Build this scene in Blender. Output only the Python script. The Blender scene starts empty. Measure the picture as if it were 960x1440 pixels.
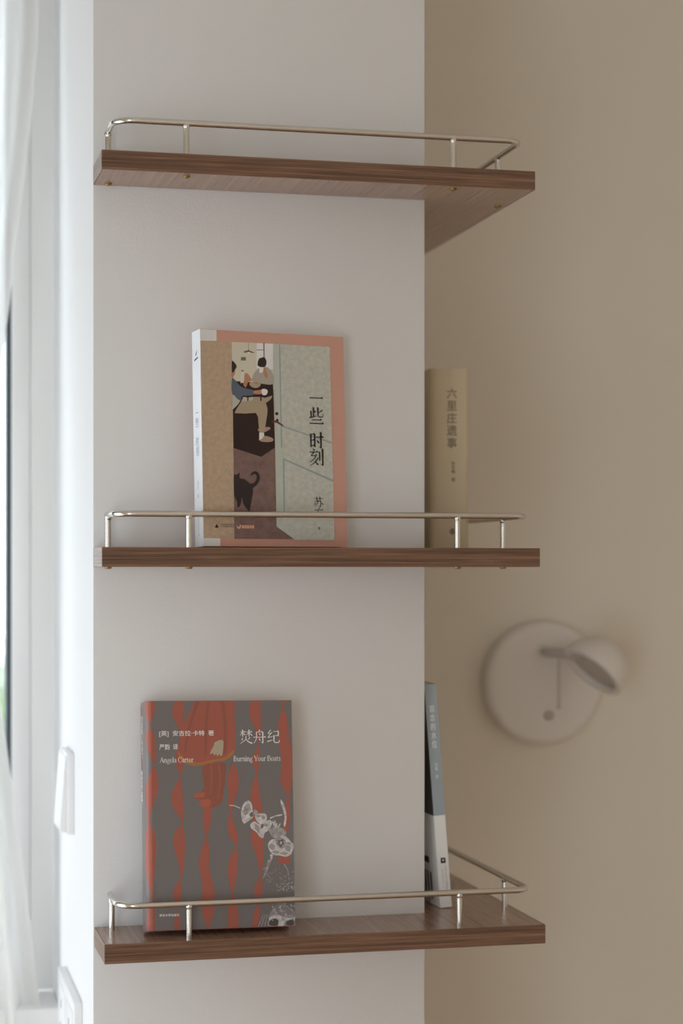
import bpy, bmesh, math, random
from mathutils import Vector, Matrix

scene = bpy.context.scene
col = scene.collection
PI = math.pi

# ---------------------------------------------------------------- camera
EYE = 1.55                                   # lens height above the floor
cam_d = bpy.data.cameras.new('camera')
cam = bpy.data.objects.new('camera', cam_d)
col.objects.link(cam)
cam.location = (-0.1939, -1.8535, EYE)
cam.rotation_euler = (PI / 2, 0, -0.2337)
cam_d.sensor_width = 36
cam_d.lens = 67.1
cam_d.shift_y = 79.83 / 1440
cam_d.clip_start = 0.05
cam_d.dof.use_dof = True
cam_d.dof.focus_distance = 1.815
cam_d.dof.aperture_fstop = 3.3
scene.camera = cam

# ---------------------------------------------------------------- overcast sky, light through the back window and two added side openings
world = bpy.data.worlds.new('overcast_sky')
scene.world = world
world.use_nodes = True
bg = world.node_tree.nodes['Background']
bg.inputs['Color'].default_value = (0.85, 0.935, 1.0, 1)
bg.inputs['Strength'].default_value = 4.2

def portal(name, loc, rot, sx, sy):
    l = bpy.data.lights.new(name, 'AREA')
    l.shape = 'RECTANGLE'; l.size = sx; l.size_y = sy
    l.cycles.is_portal = True
    o = bpy.data.objects.new(name, l); col.objects.link(o)
    o.location = loc; o.rotation_euler = rot
LW_Y0, LW_Y1, LW_Z0, LW_Z1 = -3.90, -2.00, 0.05, 2.05     # unseen wide opening added in the left wall for side light
CW_Y0, CW_Y1, CW_Z0, CW_Z1 = -0.60, 0.42, 0.05, 1.85       # unseen low corner opening, added to brighten the pillar's left side
BW_X0, BW_Z0, BW_Z1 = -1.08, EYE - 0.504, 2.40             # opening in the back wall (to the pillar)
portal('sky_portal_left', (-1.40, (LW_Y0 + LW_Y1) / 2, (LW_Z0 + LW_Z1) / 2), (0, -PI / 2, 0), LW_Z1 - LW_Z0, LW_Y1 - LW_Y0)
portal('sky_portal_corner', (-1.40, (CW_Y0 + CW_Y1) / 2, (CW_Z0 + CW_Z1) / 2), (0, -PI / 2, 0), CW_Z1 - CW_Z0, CW_Y1 - CW_Y0)
portal('sky_portal_back', (BW_X0 / 2, 0.66, (BW_Z0 + BW_Z1) / 2), (-PI / 2, 0, 0), -BW_X0, BW_Z1 - BW_Z0)

scene.view_settings.view_transform = 'Standard'
scene.view_settings.look = 'None'
scene.view_settings.gamma = 1.0
scene.view_settings.use_curve_mapping = False
scene.view_settings.exposure = 0.0
scene.cycles.max_bounces = 12
scene.cycles.diffuse_bounces = 8
scene.cycles.sample_clamp_indirect = 8

# ---------------------------------------------------------------- materials
def lin(c):
    return tuple(((v / 255) / 12.92 if v / 255 <= 0.04045 else ((v / 255 + 0.055) / 1.055) ** 2.4) for v in c)
def print_colour(r, g, b):          # ink as it looks under the room's light -> its own reflectance
    return tuple(min(v / k, 0.9) for v, k in zip(lin((r, g, b)), (0.535, 0.49, 0.44)))
_m = {}
def mat(name, colour, rough=0.6, metal=0.0, bump=None, mottle=None, spec=None, coat=0.0):
    """bump=(scale, strength); mottle=(scale vector, amount, second colour)"""
    if name in _m: return _m[name]
    m = bpy.data.materials.new(name); m.use_nodes = True
    nt = m.node_tree; b = nt.nodes['Principled BSDF']
    b.inputs['Base Color'].default_value = (*colour, 1)
    b.inputs['Roughness'].default_value = rough
    b.inputs['Metallic'].default_value = metal
    if spec is not None: b.inputs['Specular IOR Level'].default_value = spec
    b.inputs['Coat Weight'].default_value = coat
    if bump or mottle:
        tc = nt.nodes.new('ShaderNodeTexCoord')
    if mottle:
        mp = nt.nodes.new('ShaderNodeMapping'); mp.inputs['Scale'].default_value = mottle[0]
        no = nt.nodes.new('ShaderNodeTexNoise'); no.inputs['Scale'].default_value = 1; no.inputs['Detail'].default_value = 6
        no.inputs['Roughness'].default_value = 0.6
        ra = nt.nodes.new('ShaderNodeValToRGB'); ra.color_ramp.elements[0].position = 0.35; ra.color_ramp.elements[1].position = 0.68
        mx = nt.nodes.new('ShaderNodeMix'); mx.data_type = 'RGBA'
        mul = nt.nodes.new('ShaderNodeMath'); mul.operation = 'MULTIPLY'; mul.inputs[1].default_value = mottle[1]
        nt.links.new(tc.outputs['Object'], mp.inputs['Vector']); nt.links.new(mp.outputs['Vector'], no.inputs['Vector'])
        nt.links.new(no.outputs['Fac'], ra.inputs['Fac']); nt.links.new(ra.outputs['Color'], mul.inputs[0])
        nt.links.new(mul.outputs[0], mx.inputs[0])
        mx.inputs[6].default_value = (*colour, 1); mx.inputs[7].default_value = (*mottle[2], 1)
        nt.links.new(mx.outputs[2], b.inputs['Base Color'])
    if bump:
        n2 = nt.nodes.new('ShaderNodeTexNoise'); n2.inputs['Scale'].default_value = bump[0]; n2.inputs['Detail'].default_value = 3
        bp = nt.nodes.new('ShaderNodeBump'); bp.inputs['Strength'].default_value = bump[1]; bp.inputs['Distance'].default_value = 0.001
        nt.links.new(tc.outputs['Object'], n2.inputs['Vector']); nt.links.new(n2.outputs['Fac'], bp.inputs['Height'])
        nt.links.new(bp.outputs['Normal'], b.inputs['Normal'])
    _m[name] = m
    return m

def wood(name, scale, fine, dark, mid, light, rough=0.38):
    m = bpy.data.materials.new(name); m.use_nodes = True
    nt = m.node_tree; b = nt.nodes['Principled BSDF']; b.inputs['Roughness'].default_value = rough
    tc = nt.nodes.new('ShaderNodeTexCoord')
    def noise(sc, det, dist=0.0):
        mp = nt.nodes.new('ShaderNodeMapping'); mp.inputs['Scale'].default_value = sc
        n = nt.nodes.new('ShaderNodeTexNoise'); n.inputs['Scale'].default_value = 1; n.inputs['Detail'].default_value = det
        n.inputs['Distortion'].default_value = dist
        nt.links.new(tc.outputs['Object'], mp.inputs['Vector']); nt.links.new(mp.outputs['Vector'], n.inputs['Vector'])
        return n
    a = noise(scale, 5, 0.4); f = noise(fine, 3)
    mx = nt.nodes.new('ShaderNodeMix'); mx.data_type = 'FLOAT'; mx.inputs[0].default_value = 0.42
    nt.links.new(a.outputs['Fac'], mx.inputs[2]); nt.links.new(f.outputs['Fac'], mx.inputs[3])
    ra = nt.nodes.new('ShaderNodeValToRGB'); e = ra.color_ramp.elements
    e[0].position = 0.34; e[0].color = (*dark, 1); e[1].position = 0.66; e[1].color = (*light, 1)
    k = e.new(0.5); k.color = (*mid, 1)
    nt.links.new(mx.outputs[0], ra.inputs['Fac']); nt.links.new(ra.outputs['Color'], b.inputs['Base Color'])
    bp = nt.nodes.new('ShaderNodeBump'); bp.inputs['Strength'].default_value = 0.25; bp.inputs['Distance'].default_value = 0.0006
    nt.links.new(f.outputs['Fac'], bp.inputs['Height']); nt.links.new(bp.outputs['Normal'], b.inputs['Normal'])
    return m

PAINT = mat('white_wall_paint', (0.775, 0.775, 0.785), 0.65, bump=(420, 0.12))
PAINT_B = mat('shade_tinted_wall_paint', (0.755, 0.69, 0.60), 0.75, bump=(420, 0.10))  # back wall paint with its warm shade put into the colour
PAINT_L = mat('room_wall_paint', (0.80, 0.74, 0.66), 0.8, bump=(420, 0.10))
CEIL = mat('ceiling_paint', (0.78, 0.75, 0.70), 0.9, bump=(300, 0.05))
PVC = mat('white_window_profile', (0.88, 0.88, 0.88), 0.35)
GASKET = mat('dark_rubber_gasket', (0.06, 0.075, 0.09), 0.5)
PLASTIC = mat('white_plastic', (0.84, 0.84, 0.85), 0.3)
SLOT = mat('socket_hole', (0.03, 0.03, 0.03), 0.6)
STEEL = mat('polished_nickel', (0.70, 0.67, 0.62), 0.22, 1.0)
BRASS = mat('brass_screw', (0.34, 0.24, 0.11), 0.42, 1.0)
D, M_, L_ = (0.070, 0.032, 0.017), (0.180, 0.092, 0.053), (0.32, 0.180, 0.110)
WOOD_TOP = wood('walnut_veneer_face', (210, 3, 60), (900, 9, 900), (0.235, 0.138, 0.094), (0.305, 0.185, 0.130), (0.375, 0.238, 0.172), 0.17)
WOOD_EDGE = wood('walnut_edge_banding', (5, 5, 330), (22, 22, 1500), D, M_, L_, 0.40)
FLOORW = wood('oak_floor', (4, 40, 10), (16, 300, 40), (0.36, 0.25, 0.16), (0.50, 0.36, 0.24), (0.60, 0.44, 0.30), 0.4)
LAMPM = mat('matt_white_lamp_metal', (0.72, 0.67, 0.62), 0.5)
LAMPI = mat('lamp_shade_inside', (0.50, 0.45, 0.40), 0.6)
PAGES = mat('book_pages', (0.72, 0.66, 0.54), 0.8, bump=(900, 0.3))
GROUND = mat('outdoor_paving', (0.45, 0.45, 0.44), 0.9, mottle=((2, 2, 2), 0.6, (0.36, 0.37, 0.34)))
LEAF = mat('tree_leaves', (0.20, 0.30, 0.13), 0.6)
BARK = mat('tree_bark', (0.16, 0.12, 0.09), 0.9)

def glass_mat():
    m = bpy.data.materials.new('clear_window_glass'); m.use_nodes = True; nt = m.node_tree
    nt.nodes.remove(nt.nodes['Principled BSDF'])
    t = nt.nodes.new('ShaderNodeBsdfTransparent'); t.inputs[0].default_value = (0.97, 0.98, 0.98, 1)
    g = nt.nodes.new('ShaderNodeBsdfGlossy'); g.inputs['Roughness'].default_value = 0.02
    fr = nt.nodes.new('ShaderNodeFresnel'); fr.inputs[0].default_value = 1.45
    mx = nt.nodes.new('ShaderNodeMixShader')
    nt.links.new(fr.outputs[0], mx.inputs[0]); nt.links.new(t.outputs[0], mx.inputs[1]); nt.links.new(g.outputs[0], mx.inputs[2])
    nt.links.new(mx.outputs[0], nt.nodes['Material Output'].inputs['Surface'])
    return m
GLASS = glass_mat()
def sheer_mat():
    m = bpy.data.materials.new('white_voile'); m.use_nodes = True; nt = m.node_tree
    nt.nodes.remove(nt.nodes['Principled BSDF'])
    d = nt.nodes.new('ShaderNodeBsdfDiffuse'); d.inputs[0].default_value = (0.90, 0.89, 0.87, 1)
    t = nt.nodes.new('ShaderNodeBsdfTranslucent'); t.inputs[0].default_value = (0.92, 0.91, 0.90, 1)
    p = nt.nodes.new('ShaderNodeBsdfTransparent')
    a = nt.nodes.new('ShaderNodeMixShader'); a.inputs[0].default_value = 0.52
    b = nt.nodes.new('ShaderNodeMixShader'); b.inputs[0].default_value = 0.09
    nt.links.new(d.outputs[0], a.inputs[1]); nt.links.new(t.outputs[0], a.inputs[2])
    nt.links.new(a.outputs[0], b.inputs[1]); nt.links.new(p.outputs[0], b.inputs[2])
    nt.links.new(b.outputs[0], nt.nodes['Material Output'].inputs['Surface'])
    return m
VOILE = sheer_mat()

# ---------------------------------------------------------------- helpers
def tag(o, label=None, cat=None, kind=None, group=None):
    if label: o['label'] = label
    if cat: o['category'] = cat
    if kind: o['kind'] = kind
    if group: o['group'] = group
    return o
def thing(name, loc=(0, 0, 0), rot=(0, 0, 0)):
    o = bpy.data.objects.new(name, None); col.objects.link(o)
    o.empty_display_size = 0.02; o.location = loc; o.rotation_euler = rot
    return o
def link(name, mesh, parent=None, mats=(), matrix=None, smooth=None):
    for m in mats: mesh.materials.append(m)
    o = bpy.data.objects.new(name, mesh); col.objects.link(o)
    if parent: o.parent = parent
    if matrix is not None: o.matrix_local = matrix
    if smooth is not None:
        for p in mesh.polygons: p.use_smooth = True
        if smooth < 3.1: mesh.set_sharp_from_angle(angle=smooth)
    return o
def obj(name, bm, m, parent=None, smooth=None, matrix=None):
    bmesh.ops.recalc_face_normals(bm, faces=bm.faces)
    me = bpy.data.meshes.new(name); bm.to_mesh(me); bm.free()
    return link(name, me, parent, (m,) if not isinstance(m, (tuple, list)) else m, matrix, smooth)
def add_box(bm, a, b, bevel=0.0, seg=2):
    vs = [bm.verts.new((x, y, z)) for x in (a[0], b[0]) for y in (a[1], b[1]) for z in (a[2], b[2])]
    fs = [bm.faces.new([vs[i] for i in q]) for q in ((0, 1, 3, 2), (4, 6, 7, 5), (0, 4, 5, 1), (2, 3, 7, 6), (0, 2, 6, 4), (1, 5, 7, 3))]
    if bevel:
        bmesh.ops.recalc_face_normals(bm, faces=fs)
        es = list({e for f in fs for e in f.edges})
        bmesh.ops.bevel(bm, geom=es, offset=bevel, segments=seg, profile=0.5, affect='EDGES')
def box(name, a, b, m, parent=None, bevel=0.0, seg=2, smooth=None):
    bm = bmesh.new(); add_box(bm, a, b, bevel, seg)
    return obj(name, bm, m, parent, smooth if smooth else (0.6 if bevel else None))
def add_prism(bm, pts, z0, z1):
    lo = [bm.verts.new((x, y, z0)) for x, y in pts]; hi = [bm.verts.new((x, y, z1)) for x, y in pts]
    bm.faces.new(lo[::-1]); bm.faces.new(hi)
    n = len(pts)
    for i in range(n): bm.faces.new((lo[i], lo[(i + 1) % n], hi[(i + 1) % n], hi[i]))
def add_tube(bm, pts, r, n=14, caps=True):
    pts = [Vector(p) for p in pts]; rings = []
    t0 = (pts[1] - pts[0]).normalized()
    u = t0.orthogonal().normalized()
    for i, p in enumerate(pts):
        t = ((pts[min(i + 1, len(pts) - 1)] - p).normalized() + (p - pts[max(i - 1, 0)]).normalized())
        t.normalize()
        u = (u - t * u.dot(t)).normalized(); w = t.cross(u)
        rr = r[i] if isinstance(r, (list, tuple)) else r
        rings.append([bm.verts.new(p + (u * math.cos(2 * PI * k / n) + w * math.sin(2 * PI * k / n)) * rr) for k in range(n)])
    for a, b in zip(rings, rings[1:]):
        for k in range(n): bm.faces.new((a[k], a[(k + 1) % n], b[(k + 1) % n], b[k]))
    if caps:
        bm.faces.new(rings[0][::-1]); bm.faces.new(rings[-1])
def add_lathe(bm, prof, n=32):          # profile of (radius, height) about local Z
    rings = []
    for r, z in prof:
        if r < 1e-6: rings.append([bm.verts.new((0, 0, z))])
        else: rings.append([bm.verts.new((r * math.cos(2 * PI * k / n), r * math.sin(2 * PI * k / n), z)) for k in range(n)])
    for a, b in zip(rings, rings[1:]):
        for k in range(n):
            q = [a[k % len(a)], a[(k + 1) % len(a)], b[(k + 1) % len(b)], b[k % len(b)]]
            q2 = []
            for v in q:
                if v not in q2: q2.append(v)
            if len(q2) > 2: bm.faces.new(q2)
def axis_matrix(origin, zdir):
    q = Vector(zdir).to_track_quat('Z', 'Y')
    return Matrix.Translation(origin) @ q.to_matrix().to_4x4()
def smooth_loop(pts, k=4):              # closed Catmull-Rom
    n = len(pts); out = []
    for i in range(n):
        p0, p1, p2, p3 = (Vector(pts[(i + j - 1) % n]) for j in range(4))
        for s in range(k):
            t = s / k
            out.append(0.5 * ((2 * p1) + (p2 - p0) * t + (2 * p0 - 5 * p1 + 4 * p2 - p3) * t * t + (3 * p1 - p0 - 3 * p2 + p3) * t ** 3))
    return [tuple(v) for v in out]

# ---------------------------------------------------------------- the room
PW, PD = 0.3337, 0.45                    # pillar width and projection
XL, XR, YF, HC = -1.18, 2.60, -4.20, 2.75
o = box('floor', (XL - .2, YF - .2, -0.1), (XR + .2, PD + .2, 0), FLOORW); tag(o, 'warm oak floor of the room', 'floor', 'structure')
o = box('ceiling', (XL - .2, YF - .2, HC), (XR + .2, PD + .2, HC + .1), CEIL); tag(o, 'plain off-white ceiling of the room', 'ceiling', 'structure')
o = box('wall_pillar', (0, 0, 0), (PW, PD + .2, HC), PAINT, bevel=0.0015); tag(o, 'white painted square pillar carrying the three shelves', 'pillar', 'structure')
o = box('wall_back', (PW, PD, 0), (XR + .2, PD + .2, HC), PAINT_B); tag(o, 'shaded wall behind the round wall lamp, warm shade tinted into its paint', 'wall', 'structure')
bm = bmesh.new()
add_box(bm, (XL - .2, PD, 0), (BW_X0, PD + .2, HC))
add_box(bm, (BW_X0, PD, 0), (0, PD + .2, BW_Z0 - .04)); add_box(bm, (BW_X0, PD, BW_Z1), (0, PD + .2, HC))
o = obj('wall_window', bm, PAINT_L); tag(o, 'pale wall around the window left of the pillar', 'wall', 'structure')
bm = bmesh.new()
add_box(bm, (XL - .2, CW_Y1, 0), (XL, PD, HC)); add_box(bm, (XL - .2, LW_Y1, 0), (XL, CW_Y0, HC)); add_box(bm, (XL - .2, CW_Y0, 0), (XL, CW_Y1, CW_Z0)); add_box(bm, (XL - .2, CW_Y0, CW_Z1), (XL, CW_Y1, HC)); add_box(bm, (XL - .2, YF - .2, 0), (XL, LW_Y0, HC))
add_box(bm, (XL - .2, LW_Y0, 0), (XL, LW_Y1, LW_Z0)); add_box(bm, (XL - .2, LW_Y0, LW_Z1), (XL, LW_Y1, HC))
o = obj('wall_left', bm, PAINT_L); tag(o, 'left wall of the room with two openings added for light', 'wall', 'structure')
o = box('wall_right', (XR, YF - .2, 0), (XR + .2, PD, HC), PAINT_L); tag(o, 'plain right wall of the room', 'wall', 'structure')
o = box('wall_front', (XL, YF - .2, 0), (XR, YF, HC), PAINT_L); tag(o, 'plain wall opposite the shelves', 'wall', 'structure')

# window beside the pillar, in the back wall
win = tag(thing('window_1', (0, PD, BW_Z0)), 'white framed window between pillar and sheer curtain', 'window', 'structure')
WH = BW_Z1 - BW_Z0; WW = -BW_X0
def ring(bm, x0, x1, z0, z1, w, y0, y1, bevel=0.0):
    add_box(bm, (x0, y0, z0), (x0 + w, y1, z1), bevel); add_box(bm, (x1 - w, y0, z0), (x1, y1, z1), bevel)
    add_box(bm, (x0 + w, y0, z0), (x1 - w, y1, z0 + w), bevel); add_box(bm, (x0 + w, y0, z1 - w), (x1 - w, y1, z1), bevel)
bm = bmesh.new(); ring(bm, -WW, .0005, 0, WH, .0275, 0, .07); obj('window_frame', bm, PVC, win, 0.6)
bm = bmesh.new(); ring(bm, -WW + .0275, -.0275, .0275, WH - .0275, .0215, .002, .06, .0015); obj('sash', bm, PVC, win, 0.6)
bm = bmesh.new(); ring(bm, -WW + .049, -.049, .049, WH - .049, .006, .012, .05); obj('gasket', bm, GASKET, win)
box('pane', (-WW + .0552, .028, .0552), (-.0552, .032, WH - .0552), GLASS, win)
o = box('trim_1', (BW_X0, .352, BW_Z0 - .04), (0, PD, BW_Z0), PVC, bevel=.003); tag(o, 'white window sill beside the pillar, above the socket', 'sill', 'structure')

# unseen windows added in the left wall to let in side light
def added_window(name, y0, y1, z0, z1, label, mullion):
    w = tag(thing(name, (XL - .1, y0, z0)), label, 'window', 'structure')
    bm = bmesh.new(); l = y1 - y0; h = z1 - z0
    for a, b in (((-.04, 0, 0), (.04, .05, h)), ((-.04, l - .05, 0), (.04, l, h)), ((-.04, .05, 0), (.04, l - .05, .05)), ((-.04, .05, h - .05), (.04, l - .05, h))):
        add_box(bm, a, b)
    if mullion: add_box(bm, (-.035, l / 2 - .03, .05), (.035, l / 2 + .03, h - .05))
    obj('window_frame', bm, PVC, w)
added_window('added_window_2', LW_Y0, LW_Y1, LW_Z0, LW_Z1, 'unseen wide white framed window added in the left wall for side light', True)
added_window('added_window_3', CW_Y0, CW_Y1, CW_Z0, CW_Z1, 'unseen low white framed window added in the left wall corner for light', False)

# outdoors
o = box('ground', (-25, PD + .4, -0.5), (25, 40, -0.4), GROUND); tag(o, 'pale paved ground outside the window', 'ground', 'structure')
rnd = random.Random(7)
tr = tag(thing('tree', (0.05, 4.3, -0.4)), 'leafy green tree outside, seen through the window pane', 'tree')
bm = bmesh.new(); add_tube(bm, [(0, 0, 0), (.03, 0, .6), (-.02, .02, 1.2), (.02, 0, 1.7)], [.07, .055, .045, .02], 10); obj('trunk', bm, BARK, tr, 3.2)
bm = bmesh.new()
for i in range(2600):
    d = Vector((rnd.gauss(0, 1), rnd.gauss(0, 1), rnd.gauss(0, 1))).normalized() * (rnd.random() ** .4)
    c = Vector((d.x * .75, d.y * .6, 1.15 + d.z * .75))
    a = Vector((rnd.gauss(0, 1), rnd.gauss(0, 1), rnd.gauss(0, 1))).normalized(); b = a.orthogonal().normalized()
    s = rnd.uniform(.03, .055); n = a.cross(b)
    bm.faces.new([bm.verts.new(c + v) for v in (a * s, b * s * .45 + n * s * .15, -a * s, -b * s * .45 + n * s * .15)])
tag(obj('foliage', bm, LEAF, tr), kind='stuff')

# sheer curtain pulled aside
cur = tag(thing('curtain', (0, .36, 0)), 'sheer white curtain hanging in soft folds beside the window', 'curtain')
EDGE = [(1.2, -.005), (.653, -.0241), (.604, -.0257), (.544, -.0305), (.434, -.0418), (.366, -.0522), (.298, -.0580), (.227, -.068), (.146, -.080), (0, -.086), (-.08, -.080), (-.134, -.0695), (-.234, -.056), (-.302, -.0455), (-.388, -.035), (-.495, -.0228), (-.60, -.012), (-1.5, .0)]
def edge_x(z):
    z -= EYE
    for (z1, x1), (z0, x0) in zip(EDGE, EDGE[1:]):
        if z >= z0:
            t = (z - z0) / (z1 - z0); return x0 + (x1 - x0) * t
    return EDGE[-1][1]
bm = bmesh.new(); NR, NC = 90, 150; grid = []
for i in range(NR + 1):
    z = .03 + (HC - .06) * i / NR
    r = edge_x(z); gather = math.exp(-((z - EYE + .02) / .38) ** 2)
    wdt = .30 - .15 * gather
    row = []
    for j in range(NC + 1):
        t = j / NC
        ph = 2 * PI * 6 * t + .5 * math.sin(z * 1.7 + 5 * t)
        y = .016 * math.sin(ph) + .006 * math.sin(2.3 * ph + z * 2)
        row.append(bm.verts.new((r - wdt * t - .004 * (1 - math.cos(ph)), y - .02 * t, z)))
    grid.append(row)
for i in range(NR):
    for j in range(NC): bm.faces.new((grid[i][j], grid[i][j + 1], grid[i + 1][j + 1], grid[i + 1][j]))
obj('curtain_fabric', bm, VOILE, cur, 3.2)
box('curtain_track', (-1.05, -.035, HC - .03), (-.005, .025, HC), PVC, cur, bevel=.002)

# ---------------------------------------------------------------- three corner shelves with guard rails
T = 0.018
def arc(cx, cy, r, a0, a1, n=8):
    return [(cx + r * math.cos(a0 + (a1 - a0) * i / n), cy + r * math.sin(a0 + (a1 - a0) * i / n)) for i in range(n + 1)]
def make_shelf(z, xl, xr, d, posts, label):
    s = thing('wall_shelf', (0, 0, z)); tag(s, label, 'shelf', group='wooden corner shelves on the pillar')
    e = .001
    bm = bmesh.new()
    add_prism(bm, [(xl + e, -d + e), (xr - e, -d + e), (xr - e, PD - .0005), (PW + .0005, PD - .0005), (PW + .0005, -.0004), (xl + e, -.0004)], -T, 0)
    obj('board', bm, WOOD_TOP, s)
    def band(a, b):
        return box('edge_band', a, b, WOOD_EDGE, s, bevel=.0004, seg=1)
    band((xl, -d, -T - .0002), (xr, -d + e, .0002))
    band((xl, -d + e, -T - .0002), (xl + e, -.0004, .0002)); band((xr - e, -d + e, -T - .0002), (xr, PD - .0005, .0002))
    hr, r = .0318, .0030
    (x1, y1), (x2, y2), (x3, y3), (x4, y4) = posts
    R = .020; yf = (y2 + y3) / 2
    pl = [(x1, -.004), (x1, y1)]
    pl += arc(x1 + R, yf + R, R, PI, 1.5 * PI)
    pl += arc(x4 - R * .8, yf + R * .8, R * .8, 1.5 * PI, 2 * PI)
    pl += [(x4, y4), (x4, PD - .03)]
    bm = bmesh.new(); add_tube(bm, [(x, y, hr) for x, y in pl], r, 16); obj('guard_rail', bm, STEEL, s, 0.9)
    for k, (x, y) in enumerate(((x1, y1), (x2, yf), (x3, yf), (x4, y4), (x4, PD - .045))):
        bm = bmesh.new()
        add_lathe(bm, [(0, 0), (.0028, 0), (.0028, .0004), (.0028, hr - .0054), (.0028, hr - .0050), (.0033, hr - .0040), (.0035, hr - .0024), (.0032, hr - .0008), (0, hr)], 16)
        p = obj('post', bm, STEEL, s, 0.9, Matrix.Translation((x, y, 0)))
        bm = bmesh.new()
        add_lathe(bm, [(0, .0001), (.0034, .0001), (.0034, -.0013), (.0029, -.0020), (.0012, -.0022), (.0012, -.0012), (0, -.0012)], 14)
        obj('screw', bm, BRASS, s, 0.6, Matrix.Translation((x, y, -T)))
    return s
ZT, ZM, ZB = EYE + .3897, EYE + .0200, EYE - .3471
make_shelf(ZT, 0.0002, .4245, .0761, ((.0136, -.0110), (.0815, -.0660), (.3444, -.0610), (.4151, .0129)), 'topmost walnut corner shelf, empty, its underside showing')
make_shelf(ZM, 0.0002, .4289, .0778, ((.0134, -.0120), (.0834, -.0670), (.3477, -.0670), (.4197, .0100)), 'middle walnut corner shelf at eye level, holding the pink book')
make_shelf(ZB, .0012, .4305, .0893, ((.0161, -.0196), (.0828, -.0720), (.3480, -.0720), (.4205, .0075)), 'lowest walnut corner shelf, holding the grey and red book')
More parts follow.
